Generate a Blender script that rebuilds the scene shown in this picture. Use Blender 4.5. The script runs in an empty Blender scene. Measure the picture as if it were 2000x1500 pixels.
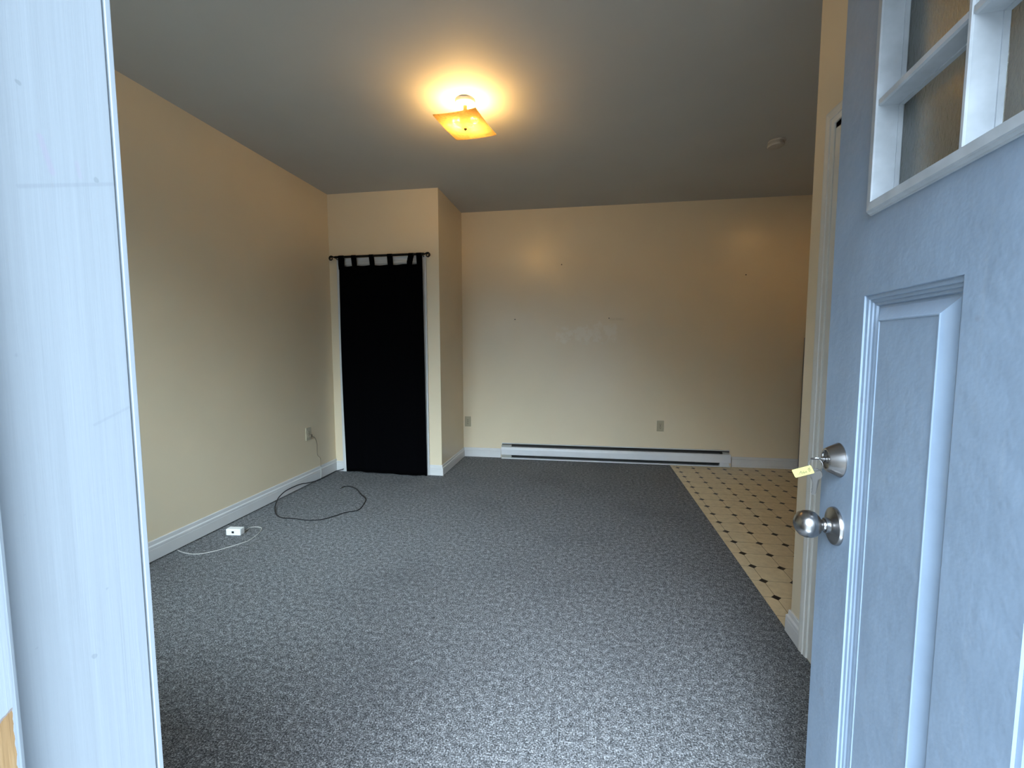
import bpy, bmesh, math, random
from mathutils import Vector, Matrix
random.seed(4)
S = bpy.context.scene
COL = S.collection
PI = math.pi

# ------------------------------------------------------------------ camera
CAM_H = 1.28
cam_d = bpy.data.cameras.new('camera')
cam_d.sensor_width = 36.0
cam_d.lens = 36.0 * 877.5 / 2000.0
cam_d.clip_start = 0.02
cam = bpy.data.objects.new('camera', cam_d)
COL.objects.link(cam)
fw = Vector((-0.16161924, 0.98342429, -0.08219419))
rt = Vector((0.98678363, 0.16203526, -0.00162795))
up = Vector((-0.0117174, 0.08137099, 0.996615))
M = Matrix.Identity(4)
for i in range(3):
    M[i][0] = rt[i]; M[i][1] = up[i]; M[i][2] = -fw[i]
M[2][3] = CAM_H
cam.matrix_world = M
S.camera = cam

# ------------------------------------------------------------------ view, sky
S.view_settings.view_transform = 'Standard'
S.view_settings.look = 'None'
S.view_settings.gamma = 1.0
S.view_settings.use_curve_mapping = False
S.view_settings.exposure = 0.5
SKY = 1.1            # overcast sky, overall
GLARE = 34.0         # brightest part of the cloud, behind the viewer

wd = bpy.data.worlds.new('overcast_sky')
S.world = wd
wd.use_nodes = True
nt = wd.node_tree
bg = nt.nodes['Background']
tc = nt.nodes.new('ShaderNodeTexCoord')
sx = nt.nodes.new('ShaderNodeSeparateXYZ')
rp = nt.nodes.new('ShaderNodeValToRGB')
nt.links.new(tc.outputs['Generated'], sx.inputs[0])
nt.links.new(sx.outputs['Z'], rp.inputs[0])
cr = rp.color_ramp
cr.elements[0].position = 0.0
cr.elements[0].color = (0.10, 0.12, 0.14, 1)
cr.elements[1].position = 0.30
cr.elements[1].color = (0.665, 0.81, 0.95, 1)
e = cr.elements.new(0.08); e.color = (0.25, 0.29, 0.33, 1)
dt = nt.nodes.new('ShaderNodeVectorMath'); dt.operation = 'DOT_PRODUCT'
nt.links.new(tc.outputs['Generated'], dt.inputs[0])
dt.inputs[1].default_value = Vector((0.06, -0.75, 0.65)).normalized()
def wmath(op, x, y):
    q = nt.nodes.new('ShaderNodeMath'); q.operation = op
    for i, v in enumerate((x, y)):
        if isinstance(v, (int, float)): q.inputs[i].default_value = v
        else: nt.links.new(v, q.inputs[i])
    return q.outputs[0]
lobe = wmath('POWER', wmath('MAXIMUM', dt.outputs['Value'], 0.0), 5.5)
nt.links.new(wmath('MULTIPLY', wmath('ADD', wmath('MULTIPLY', lobe, GLARE), 1.0), SKY), bg.inputs['Strength'])
nt.links.new(rp.outputs[0], bg.inputs['Color'])

# ------------------------------------------------------------------ room measures
H = 2.791            # ceiling
XL = -2.555          # left wall face
YC = 4.240           # closet front
XC = -1.409          # closet side
YB = 5.056           # back wall face
XR = 0.919           # right stub wall face
YR = 2.096           # its far end
XK = 3.30            # kitchen right wall face
YF = 0.275           # front wall inner face
YO = 0.075           # front wall outer face
JL, JR = -0.321, 0.497   # entry jamb faces
DH = 2.055           # entry head
WX0, WX1, WZ0, WZ1 = -2.38, -0.84, 0.80, 2.42   # opening of the added front window

# ------------------------------------------------------------------ material helpers
MATS = {}
class NB:
    def __init__(s, name):
        s.m = bpy.data.materials.new(name); s.m.use_nodes = True
        s.t = s.m.node_tree; s.b = s.t.nodes['Principled BSDF']
        s._o = None
    def n(s, typ, **kw):
        nd = s.t.nodes.new(typ)
        for k, v in kw.items(): setattr(nd, k, v)
        return nd
    def l(s, a, b): s.t.links.new(a, b)
    def obj(s):
        if s._o is None: s._o = s.n('ShaderNodeTexCoord').outputs['Object']
        return s._o
    def xyz(s):
        q = s.n('ShaderNodeSeparateXYZ'); s.l(s.obj(), q.inputs[0]); return q.outputs
    def math(s, op, a, b=None, c=None):
        q = s.n('ShaderNodeMath', operation=op)
        for i, v in enumerate((a, b, c)):
            if v is None: continue
            if isinstance(v, (int, float)): q.inputs[i].default_value = v
            else: s.l(v, q.inputs[i])
        return q.outputs[0]
    def noise(s, scale, detail=2.0, rough=0.5, stretch=None, dist=0.0):
        q = s.n('ShaderNodeTexNoise')
        q.inputs['Scale'].default_value = scale; q.inputs['Detail'].default_value = detail
        q.inputs['Roughness'].default_value = rough; q.inputs['Distortion'].default_value = dist
        if stretch:
            mp = s.n('ShaderNodeMapping'); mp.inputs['Scale'].default_value = stretch
            s.l(s.obj(), mp.inputs[0]); s.l(mp.outputs[0], q.inputs['Vector'])
        else: s.l(s.obj(), q.inputs['Vector'])
        return q.outputs['Fac']
    def ramp(s, fac, stops):
        q = s.n('ShaderNodeValToRGB'); c = q.color_ramp
        while len(c.elements) < len(stops): c.elements.new(0.5)
        for e, (p, v) in zip(c.elements, stops):
            e.position = p; e.color = tuple(v) + (1,) if len(v) == 3 else v
        s.l(fac, q.inputs[0]); return q.outputs[0]
    def smooth(s, fac, a, b):
        q = s.n('ShaderNodeMapRange', interpolation_type='SMOOTHSTEP')
        s.l(fac, q.inputs[0]); q.inputs[1].default_value = a; q.inputs[2].default_value = b
        return q.outputs[0]
    def mix(s, fac, a, b):
        q = s.n('ShaderNodeMix', data_type='RGBA')
        if isinstance(fac, (int, float)): q.inputs[0].default_value = fac
        else: s.l(fac, q.inputs[0])
        for i, v in ((6, a), (7, b)):
            if isinstance(v, (tuple, list)): q.inputs[i].default_value = tuple(v) + (1,)
            else: s.l(v, q.inputs[i])
        return q.outputs[2]
    def bump(s, hgt, strength, dist=0.002):
        q = s.n('ShaderNodeBump'); q.inputs['Strength'].default_value = strength
        q.inputs['Distance'].default_value = dist
        s.l(hgt, q.inputs['Height']); s.l(q.outputs[0], s.b.inputs['Normal']); return q
    def set(s, **kw):
        for k, v in kw.items():
            i = s.b.inputs[k.replace('_', ' ')]
            if isinstance(v, (int, float)): i.default_value = v
            elif isinstance(v, (tuple, list)): i.default_value = tuple(v) + (1,) if len(v) == 3 else v
            else: s.l(v, i)
    def seg(s, P, Q, w0, w1):
        """mask (1 on the stroke) around the segment P-Q in the object's y,z plane"""
        o = s.xyz()
        dy, dz = Q[0]-P[0], Q[1]-P[1]; L2 = dy*dy+dz*dz
        py = s.math('SUBTRACT', o['Y'], P[0]); pz = s.math('SUBTRACT', o['Z'], P[1])
        t = s.math('ADD', s.math('MULTIPLY', py, dy/L2), s.math('MULTIPLY', pz, dz/L2))
        q = s.n('ShaderNodeClamp'); s.l(t, q.inputs[0]); t = q.outputs[0]
        ey = s.math('SUBTRACT', py, s.math('MULTIPLY', t, dy)); ez = s.math('SUBTRACT', pz, s.math('MULTIPLY', t, dz))
        d = s.math('SQRT', s.math('ADD', s.math('MULTIPLY', ey, ey), s.math('MULTIPLY', ez, ez)))
        return s.math('SUBTRACT', 1.0, s.smooth(d, w0, w1))

def plain(name, col, rough=0.5, metal=0.0, var=0.0, vs=30.0, bump=0.0, bs=200.0):
    b = NB(name)
    if var:
        c2 = tuple(max(0, c*(1-var)) for c in col)
        b.set(Base_Color=b.ramp(b.noise(vs, 3), [(0.3, c2), (0.7, col)]))
    else: b.set(Base_Color=col)
    b.set(Roughness=rough, Metallic=metal)
    if bump: b.bump(b.noise(bs, 2), bump, 0.001)
    MATS[name] = b.m
    return b.m

def mat_wall(name, patches=False):
    b = NB(name)
    base = b.ramp(b.noise(1.7, 3), [(0.3, (0.715, 0.600, 0.425)), (0.7, (0.745, 0.630, 0.450))])
    rough = b.ramp(b.noise(6, 3), [(0.3, (0.29,)*3), (0.7, (0.36,)*3)])
    hgt = b.noise(160, 3, 0.6)
    if patches:
        o = b.xyz()
        # patched, re-painted plaster between the two nails
        wob = b.math('MULTIPLY', b.math('SUBTRACT', b.noise(9, 4, 0.6), 0.5), 0.22)
        px = b.math('ADD', o['X'], wob); pz = b.math('ADD', o['Z'], wob)
        mx = b.math('MULTIPLY', b.smooth(px, -0.34, -0.30), b.math('SUBTRACT', 1.0, b.smooth(px, 0.30, 0.34)))
        mz = b.math('MULTIPLY', b.smooth(pz, 1.31, 1.36), b.math('SUBTRACT', 1.0, b.smooth(pz, 1.50, 1.53)))
        mk = b.math('MULTIPLY', mx, mz)
        fl = b.noise(14, 5, 0.7)
        mk2 = b.math('MULTIPLY', mk, b.smooth(fl, 0.42, 0.56))
        base = b.mix(b.math('MULTIPLY', mk2, 0.38), base, (0.80, 0.74, 0.62))
        # faint marks under the patch and at the right
        band = b.math('MULTIPLY', b.math('MULTIPLY', b.smooth(o['Z'], 1.56, 1.57), b.math('SUBTRACT', 1.0, b.smooth(o['Z'], 1.585, 1.60))),
                      b.math('MULTIPLY', b.smooth(o['X'], 0.24, 0.26), b.math('SUBTRACT', 1.0, b.smooth(o['X'], 0.36, 0.44))))
        base = b.mix(b.math('MULTIPLY', b.math('MULTIPLY', band, b.noise(60, 3)), 0.35), base, (0.42, 0.33, 0.2))
        rough = b.mix(b.math('MULTIPLY', mk2, 0.6), rough, (0.26,)*3)
        hgt = b.math('ADD', hgt, b.math('MULTIPLY', mk2, 1.2))
    b.set(Base_Color=base, Roughness=rough)
    b.set(Specular_IOR_Level=0.5)
    b.bump(hgt, 0.22, 0.0015)
    MATS[name] = b.m
    return b.m

def mat_carpet():
    b = NB('grey_fleck_carpet')
    n1 = b.noise(185, 3, 0.78); n2 = b.noise(45, 2, 0.5); n3 = b.noise(1.6, 3, 0.5)
    f = b.math('ADD', b.math('MULTIPLY', n1, 0.80), b.math('MULTIPLY', n2, 0.20))
    c = b.ramp(f, [(0.37, (0.025, 0.026, 0.027)), (0.46, (0.086, 0.088, 0.091)), (0.54, (0.215, 0.219, 0.225)), (0.64, (0.575, 0.583, 0.595))])
    c = b.mix(b.math('MULTIPLY', b.smooth(n3, 0.45, 0.75), 0.25), c, (0.065, 0.066, 0.072))
    b.set(Base_Color=c, Roughness=0.95)
    b.set(Specular_IOR_Level=0.15)
    b.bump(f, 0.9, 0.006)
    return b.m

def mat_vinyl():
    b = NB('octagon_vinyl')
    o = b.xyz()
    PX, PY = 0.157, 0.168
    def cell(v, o0, p):
        u = b.math('DIVIDE', b.math('SUBTRACT', v, o0), p)
        fr = b.math('FRACT', b.math('ADD', u, 100.5))
        return b.math('MULTIPLY', b.math('ABSOLUTE', b.math('SUBTRACT', fr, 0.5)), p)
    du = cell(o['X'], 0.979, PX); dv = cell(o['Y'], 3.072, PY)
    dot = b.math('LESS_THAN', b.math('ADD', du, dv), 0.0255)
    line = b.math('LESS_THAN', b.math('MINIMUM', du, dv), 0.0013)
    tile = b.ramp(b.noise(22, 5, 0.65), [(0.3, (0.62, 0.495, 0.305)), (0.7, (0.76, 0.625, 0.40))])
    specks = b.smooth(b.noise(70, 2, 0.5), 0.74, 0.80)
    tile = b.mix(specks, tile, (0.12, 0.08, 0.05))
    c = b.mix(line, tile, (0.16, 0.11, 0.06))
    c = b.mix(dot, c, (0.012, 0.010, 0.010))
    b.set(Base_Color=c, Roughness=0.42)
    b.bump(b.math('SUBTRACT', 1.0, line), 0.3, 0.001)
    return b.m

def mat_jamb():
    b = NB('brushed_white_jamb_paint')
    streak = b.noise(1.0, 5, 0.65, stretch=(150, 150, 3.0))
    blot = b.noise(14, 4, 0.6)
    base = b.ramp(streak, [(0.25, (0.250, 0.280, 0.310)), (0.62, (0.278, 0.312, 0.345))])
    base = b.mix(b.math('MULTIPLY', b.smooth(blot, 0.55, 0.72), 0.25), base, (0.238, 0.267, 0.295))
    for P, Q, w, k, col in [((0.216, 1.372), (0.2705, 1.392), 0.0011, 0.6, (0.22, 0.25, 0.28)),
                            ((0.246, 1.229), (0.2705, 1.238), 0.0009, 0.5, (0.22, 0.25, 0.28)),
                            ((0.2285, 1.405), (0.2335, 1.386), 0.0016, 0.5, (0.29, 0.27, 0.34)),
                            ((0.2475, 1.397), (0.249, 1.389), 0.0013, 0.35, (0.29, 0.27, 0.34))]:
        base = b.mix(b.math('MULTIPLY', b.seg(P, Q, w*0.4, w*1.6), k), base, col)
    pits = b.smooth(b.noise(75, 1, 0.4), 0.775, 0.80)
    base = b.mix(b.math('MULTIPLY', pits, 0.6), base, (0.18, 0.21, 0.23))
    b.set(Base_Color=base, Roughness=0.45)
    b.bump(b.math('ADD', streak, b.math('MULTIPLY', blot, 0.9)), 0.22, 0.0010)
    return b.m

def mat_chipped():
    """door stop paint with a chip that shows bare wood"""
    b = NB('chipped_white_stop_paint')
    o = b.xyz()
    streak = b.noise(1.0, 4, 0.6, stretch=(200, 200, 4))
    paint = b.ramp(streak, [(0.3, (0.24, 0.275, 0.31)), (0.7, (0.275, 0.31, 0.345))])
    grain = b.noise(1.0, 4, 0.6, stretch=(160, 160, 14), dist=0.6)
    wood = b.ramp(grain, [(0.3, (0.20, 0.115, 0.05)), (0.55, (0.28, 0.175, 0.08)), (0.75, (0.33, 0.22, 0.12))])
    wob = b.math('MULTIPLY', b.math('SUBTRACT', b.noise(160, 3, 0.6), 0.5), 0.006)
    edge = b.math('ADD', b.math('ADD', 1.0815, b.math('MULTIPLY', b.math('SUBTRACT', o['Y'], 0.1845), 0.55)), wob)
    low = b.math('LESS_THAN', o['Z'], edge)
    rim = b.math('LESS_THAN', o['Z'], b.math('ADD', edge, 0.0014))
    lim = b.math('ADD', 0.1838, b.math('MULTIPLY', wob, 0.35))
    left = b.math('LESS_THAN', o['Y'], lim)
    chip = b.math('MULTIPLY', low, left)
    c = b.mix(b.math('MULTIPLY', rim, left), paint, (0.20, 0.17, 0.16))
    c = b.mix(chip, c, wood)
    b.set(Base_Color=c, Roughness=0.55)
    b.bump(b.math('SUBTRACT', streak, b.math('MULTIPLY', chip, 1.5)), 0.4, 0.001)
    return b.m

def mat_door():
    b = NB('pale_blue_grey_door_paint')
    sm = b.noise(5.5, 5, 0.6); fine = b.noise(60, 3, 0.6); drip = b.noise(1.0, 3, 0.5, stretch=(45, 45, 3.2))
    c = b.ramp(sm, [(0.3, (0.222, 0.292, 0.386)), (0.65, (0.258, 0.337, 0.442))])
    c = b.mix(b.math('MULTIPLY', b.smooth(drip, 0.58, 0.78), 0.30), c, (0.33, 0.37, 0.42))
    spots = b.smooth(b.noise(24, 1, 0.3), 0.76, 0.80)
    c = b.mix(b.math('MULTIPLY', spots, 0.55), c, (0.22, 0.26, 0.32))
    b.set(Base_Color=c, Roughness=b.ramp(fine, [(0.3, (0.38,)*3), (0.7, (0.52,)*3)]))
    b.bump(b.math('ADD', b.math('MULTIPLY', sm, 2.2), b.math('MULTIPLY', fine, 0.15)), 0.5, 0.004)
    return b.m

def mat_metal(name, col, rough, aniso=True):
    b = NB(name)
    b.set(Base_Color=b.ramp(b.noise(40, 3), [(0.3, tuple(c*0.88 for c in col)), (0.7, col)]), Metallic=1.0, Roughness=rough)
    return b.m

def mat_glass():
    b = NB('obscure_textured_glass')
    b.set(Base_Color=(0.62, 0.64, 0.60), Roughness=0.22, Transmission_Weight=1.0, IOR=1.45)
    n = b.noise(1.0, 3, 0.6, stretch=(130, 130, 60), dist=0.8)
    b.bump(n, 0.22, 0.002)
    return b.m

def mat_shade():
    b = NB('amber_patterned_shade_glass')
    t = b.t
    out = t.nodes['Material Output']
    pat = b.smooth(b.noise(26, 4, 0.65, dist=1.2), 0.50, 0.60)
    tr = b.n('ShaderNodeBsdfTransparent'); tl = b.n('ShaderNodeBsdfTranslucent'); gl = b.n('ShaderNodeBsdfGlossy')
    tr.inputs[0].default_value = (0.62, 0.50, 0.30, 1)
    tl.inputs[0].default_value = (0.36, 0.29, 0.175, 1)
    gl.inputs['Roughness'].default_value = 0.12
    m1 = b.n('ShaderNodeMixShader'); m2 = b.n('ShaderNodeMixShader')
    fr = b.math('SUBTRACT', 0.90, b.math('MULTIPLY', pat, 0.35))
    b.l(fr, m1.inputs[0]); b.l(tr.outputs[0], m1.inputs[1]); b.l(tl.outputs[0], m1.inputs[2])
    m2.inputs[0].default_value = 0.07
    b.l(m1.outputs[0], m2.inputs[1]); b.l(gl.outputs[0], m2.inputs[2])
    b.l(m2.outputs[0], out.inputs[0])
    return b.m

def mat_clear():
    b = NB('clear_window_glass')
    tr = b.n('ShaderNodeBsdfTransparent'); gl = b.n('ShaderNodeBsdfGlossy'); m = b.n('ShaderNodeMixShader')
    tr.inputs[0].default_value = (0.92, 0.95, 0.94, 1); gl.inputs['Roughness'].default_value = 0.02
    fr = b.n('ShaderNodeFresnel'); fr.inputs[0].default_value = 1.45
    b.l(fr.outputs[0], m.inputs[0]); b.l(tr.outputs[0], m.inputs[1]); b.l(gl.outputs[0], m.inputs[2])
    b.l(m.outputs[0], b.t.nodes['Material Output'].inputs[0])
    return b.m

def mat_emit(name, col, strength):
    b = NB(name)
    b.set(Base_Color=(0.9, 0.85, 0.75), Emission_Color=col, Emission_Strength=strength)
    return b.m

WALL = mat_wall('cream_wall_paint'); WALLB = mat_wall('cream_patched_wall_paint', True)
CEIL = plain('flat_ceiling_paint', (0.50, 0.485, 0.45), 0.75, 0, 0.05, 2.0, 0.15, 220)
CARPET = mat_carpet(); VINYL = mat_vinyl()
TRIM = plain('white_trim_paint', (0.64, 0.63, 0.62), 0.38, 0, 0.05, 9, 0.06, 60)
TRIMC = plain('cream_white_trim_paint', (0.66, 0.65, 0.61), 0.4, 0, 0.06, 9, 0.06, 60)
JAMB = mat_jamb(); STOP = mat_chipped(); DOOR = mat_door()
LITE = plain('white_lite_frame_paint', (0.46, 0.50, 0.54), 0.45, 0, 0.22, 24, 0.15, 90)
STEEL = mat_metal('brushed_nickel', (0.40, 0.39, 0.385), 0.27)
DSTEEL = plain('dark_nickel', (0.26, 0.25, 0.24), 0.34, 1.0)
KEYM = plain('key_nickel', (0.30, 0.295, 0.29), 0.45, 1.0)
GLASS = mat_glass(); CLEAR = mat_clear(); SHADE = mat_shade()
BULB = mat_emit('warm_bulb', (1.0, 0.585, 0.19, 1), 400.0)
BULBK = mat_emit('warm_kitchen_bulb', (1.0, 0.58, 0.20, 1), 32.0)
CANOPY = plain('white_canopy_enamel', (0.80, 0.79, 0.76), 0.35)
BRASSD = plain('dark_brass', (0.18, 0.12, 0.06), 0.35, 0.9)
BLACKC = plain('black_cotton', (0.0014, 0.0014, 0.0020), 0.95, 0, 0.3, 120, 0.2, 700)
BLACKC.node_tree.nodes['Principled BSDF'].inputs['Specular IOR Level'].default_value = 0.03
BLACKI = plain('black_iron', (0.004, 0.004, 0.004), 0.6)
BLACKI.node_tree.nodes['Principled BSDF'].inputs['Specular IOR Level'].default_value = 0.2
BLACKR = plain('black_rubber', (0.010, 0.010, 0.012), 0.5)
HEAT = plain('white_heater_enamel', (0.68, 0.68, 0.69), 0.4, 0, 0.05, 12)
HEATG = plain('grey_heater_end', (0.36, 0.35, 0.31), 0.45, 0, 0.15, 20)
FIN = plain('dusty_fin_metal', (0.10, 0.10, 0.095), 0.6, 0.5, 0.4, 60)
DARK = plain('heater_dark_inside', (0.012, 0.011, 0.010), 0.8)
IVORY = plain('ivory_plate', (0.50, 0.44, 0.32), 0.4)
IVORYD = plain('beige_plate', (0.40, 0.345, 0.235), 0.45)
SLOT = plain('slot_dark', (0.035, 0.028, 0.018), 0.7)
WPLAST = plain('white_plastic', (0.80, 0.80, 0.79), 0.4)
WCORD = plain('pale_cord', (0.52, 0.50, 0.47), 0.5)
BCORD = plain('beige_cord', (0.17, 0.13, 0.085), 0.5)
SMOKE = plain('yellowed_white_plastic', (0.50, 0.46, 0.40), 0.45)
TAG = plain('pale_yellow_tag', (0.44, 0.41, 0.135), 0.6)
INK = plain('ink', (0.03, 0.03, 0.05), 0.6)
FRIDGE = plain('grey_appliance_enamel', (0.16, 0.16, 0.165), 0.4, 0, 0.1, 8)
CONC = plain('porch_concrete', (0.27, 0.27, 0.26), 0.85, 0, 0.3, 9, 0.3, 80)
SIDING = plain('exterior_siding_paint', (0.55, 0.56, 0.57), 0.6, 0, 0.1, 6)
NAILM = plain('dark_nail', (0.03, 0.025, 0.02), 0.5, 0.5)

# ------------------------------------------------------------------ mesh helpers
def box(bm, a, b, bev=0.0):
    x0, x1 = sorted((a[0], b[0])); y0, y1 = sorted((a[1], b[1])); z0, z1 = sorted((a[2], b[2]))
    if not bev:
        v = [bm.verts.new(p) for p in ((x0,y0,z0),(x1,y0,z0),(x1,y1,z0),(x0,y1,z0),(x0,y0,z1),(x1,y0,z1),(x1,y1,z1),(x0,y1,z1))]
        for f in ((3,2,1,0),(4,5,6,7),(0,1,5,4),(1,2,6,5),(2,3,7,6),(3,0,4,7)): bm.faces.new([v[i] for i in f])
        return
    t = bmesh.new(); box(t, a, b)
    bmesh.ops.bevel(t, geom=list(t.edges), offset=bev, segments=2, affect='EDGES', profile=0.6)
    merge(bm, t)
def merge(bm, t, mtx=None):
    if mtx is not None: bmesh.ops.transform(t, matrix=mtx, verts=t.verts)
    mp = {v: bm.verts.new(v.co) for v in t.verts}
    for f in t.faces:
        try: bm.faces.new([mp[v] for v in f.verts])
        except ValueError: pass
    t.free()
def frame_to(axis):
    w = Vector(axis).normalized()
    a = Vector((0, 0, 1)) if abs(w.z) < 0.9 else Vector((1, 0, 0))
    u = a.cross(w).normalized(); v = w.cross(u)
    return u, v, w
def lathe(bm, prof, org=(0,0,0), axis=(0,0,1), n=40):
    """prof: (radius, height) along axis"""
    u, v, w = frame_to(axis); o = Vector(org); rings = []
    for r, h in prof:
        if r < 1e-6: rings.append([bm.verts.new(o + w*h)])
        else: rings.append([bm.verts.new(o + w*h + (u*math.cos(2*PI*k/n) + v*math.sin(2*PI*k/n))*r) for k in range(n)])
    for A, B in zip(rings, rings[1:]):
        for k in range(n):
            k2 = (k+1) % n
            if len(A) == 1 and len(B) == 1: continue
            if len(A) == 1: bm.faces.new((A[0], B[k2], B[k]))
            elif len(B) == 1: bm.faces.new((A[k], A[k2], B[0]))
            else: bm.faces.new((A[k], A[k2], B[k2], B[k]))
def catmull(pts, sub=8):
    P = [Vector(p) for p in pts]; P = [P[0]*2-P[1]] + P + [P[-1]*2-P[-2]]; out = []
    for i in range(1, len(P)-2):
        p0, p1, p2, p3 = P[i-1:i+3]
        for k in range(sub):
            t = k/sub
            out.append(0.5*((2*p1)+(p2-p0)*t+(2*p0-5*p1+4*p2-p3)*t*t+(3*p1-p0-3*p2+p3)*t**3))
    out.append(P[-2]); return out
def tube(bm, pts, r, n=10, cap=True):
    P = [Vector(p) for p in pts]; rings = []
    ref = None
    for i, p in enumerate(P):
        t = (P[min(i+1, len(P)-1)] - P[max(i-1, 0)]).normalized()
        if ref is None: ref, _, _ = frame_to(t)
        ref = (ref - t*ref.dot(t)).normalized(); w = t.cross(ref)
        rr = r[i] if isinstance(r, (list, tuple)) else r
        rings.append([bm.verts.new(p + (ref*math.cos(2*PI*k/n) + w*math.sin(2*PI*k/n))*rr) for k in range(n)])
    for A, B in zip(rings, rings[1:]):
        for k in range(n): bm.faces.new((A[k], A[(k+1)%n], B[(k+1)%n], B[k]))
    if cap:
        bm.faces.new(rings[0][::-1]); bm.faces.new(rings[-1])
def sweep(bm, pts, prof, fn, closed=False):
    """mitred sweep: path pts in a plane; prof = (offset along the path's left normal, height out of the plane); fn(u,v,h)->xyz"""
    n = len(pts); P = [Vector(p) for p in pts]; rings = []
    for i in range(n):
        if closed: a, b = P[i]-P[i-1], P[(i+1)%n]-P[i]
        else:
            a = P[i]-P[i-1] if i else P[1]-P[0]
            b = P[i+1]-P[i] if i < n-1 else a
        a.normalize(); b.normalize()
        na, nb = Vector((-a.y, a.x)), Vector((-b.y, b.x))
        m = (na+nb)/(1+na.dot(nb))
        rings.append([bm.verts.new(fn(P[i].x+m.x*o, P[i].y+m.y*o, h)) for o, h in prof])
    segs = list(zip(rings, rings[1:])) + ([(rings[-1], rings[0])] if closed else [])
    for A, B in segs:
        for k in range(len(prof)-1): bm.faces.new((A[k], A[k+1], B[k+1], B[k]))
    if not closed:
        for R in (rings[0], rings[-1]):
            try: bm.faces.new(R)
            except ValueError: pass
THING_LOC = {}
def fin(name, bm, mat, parent=None, smooth=False, local=False):
    bmesh.ops.recalc_face_normals(bm, faces=bm.faces)
    me = bpy.data.meshes.new(name); o = bpy.data.objects.new(name, me); COL.objects.link(o)
    root = parent
    while root is not None and root.parent is not None: root = root.parent
    if root is not None and not local:
        bmesh.ops.translate(bm, verts=bm.verts, vec=-Vector(root.location))
    bm.to_mesh(me); bm.free(); me.materials.append(mat)
    if smooth:
        for p in me.polygons: p.use_smooth = True
        md = o.modifiers.new('edges', 'EDGE_SPLIT'); md.split_angle = math.radians(32)
    if parent is not None: o.parent = parent
    return o
def tag(o, label, cat, group=None, kind=None):
    o['label'] = label; o['category'] = cat
    if group: o['group'] = group
    if kind: o['kind'] = kind
    return o
def struct(name, bm, mat, label, cat):
    return tag(fin(name, bm, mat), label, cat, kind='structure')
def thing(name, loc, label, cat, group=None):
    o = bpy.data.objects.new(name, None); COL.objects.link(o); o.location = loc
    o.empty_display_size = 0.05
    return tag(o, label, cat, group)
def lbl(o, s): o['label'] = s; return o
def BM(): return bmesh.new()
# casing profile: (offset from the inner edge, proud)
CP = [(0.0, 0.0), (0.0, 0.010), (0.004, 0.0125), (0.026, 0.0135), (0.028, 0.0175), (0.033, 0.018), (0.036, 0.0145), (0.058, 0.018), (0.066, 0.018), (0.068, 0.016), (0.068, 0.0)]

# ------------------------------------------------------------------ room shell
b = BM(); box(b, (XL-0.1, YF-0.02, -0.05), (0.911, YB+0.1, 0.0))
struct('floor', b, CARPET, 'grey flecked wall-to-wall carpet of the main room', 'floor')
b = BM(); box(b, (0.911, YF-0.02, -0.06), (XK+0.1, YB+0.1, -0.005))
struct('floor_kitchen', b, VINYL, 'cream octagon vinyl floor with small black diamonds, right of the carpet', 'floor')
b = BM(); box(b, (XL-0.12, YO, H), (XK+0.12, YB+0.12, H+0.1))
struct('ceiling', b, CEIL, 'plain flat grey-white ceiling over the whole room', 'ceiling')
b = BM(); box(b, (XL-0.12, YO, -0.05), (XL, YB+0.12, H))
struct('wall_left', b, WALL, 'long cream left wall with an outlet near its far end', 'wall')
b = BM(); box(b, (XL, YB, -0.05), (XK, YB+0.12, H))
struct('wall_back', b, WALLB, 'cream back wall above the long heater, with patched plaster', 'wall')
# closet front with its opening
OX0, OX1, OZ = -2.398, -1.602, 2.094
b = BM()
box(b, (XL, YC, 0), (OX0, YC+0.10, H)); box(b, (OX1, YC, 0), (XC, YC+0.10, H)); box(b, (OX0, YC, OZ), (OX1, YC+0.10, H))
box(b, (XC-0.10, YC+0.10, 0), (XC, YB, H))
struct('wall_closet', b, WALL, 'cream walls boxing in the closet in the far left corner', 'wall')
# right stub wall with a doorway, kitchen walls
RY0, RY1, RZ = 1.16, 1.925, 2.112
b = BM()
box(b, (XR, YF, 0), (XR+0.12, RY0, H)); box(b, (XR, RY1, 0), (XR+0.12, YR, H)); box(b, (XR, RY0, RZ), (XR+0.12, RY1, H))
struct('wall_right', b, WALL, 'cream right wall ending at the kitchen corner', 'wall')
b = BM(); box(b, (XR+0.12, YR-0.12, 0), (XK, YR, H))
struct('wall_kitchen_front', b, WALL, 'kitchen wall behind the right wall corner', 'wall')
b = BM(); box(b, (XK, YO, -0.05), (XK+0.12, YB+0.12, H))
struct('wall_kitchen_right', b, WALL, 'far right wall of the kitchen', 'wall')
b = BM()
box(b, (XL, YO, -0.05), (WX0, YF, H)); box(b, (WX1, YO, -0.05), (JL-0.03, YF, H)); box(b, (WX0, YO, -0.05), (WX1, YF, WZ0)); box(b, (WX0, YO, WZ1), (WX1, YF, H)); box(b, (JR+0.03, YO, -0.05), (XK, YF, H)); box(b, (JL-0.03, YO, DH+0.03), (JR+0.03, YF, H))
struct('wall_front', b, WALL, 'front wall around the entry doorway', 'wall')

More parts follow.
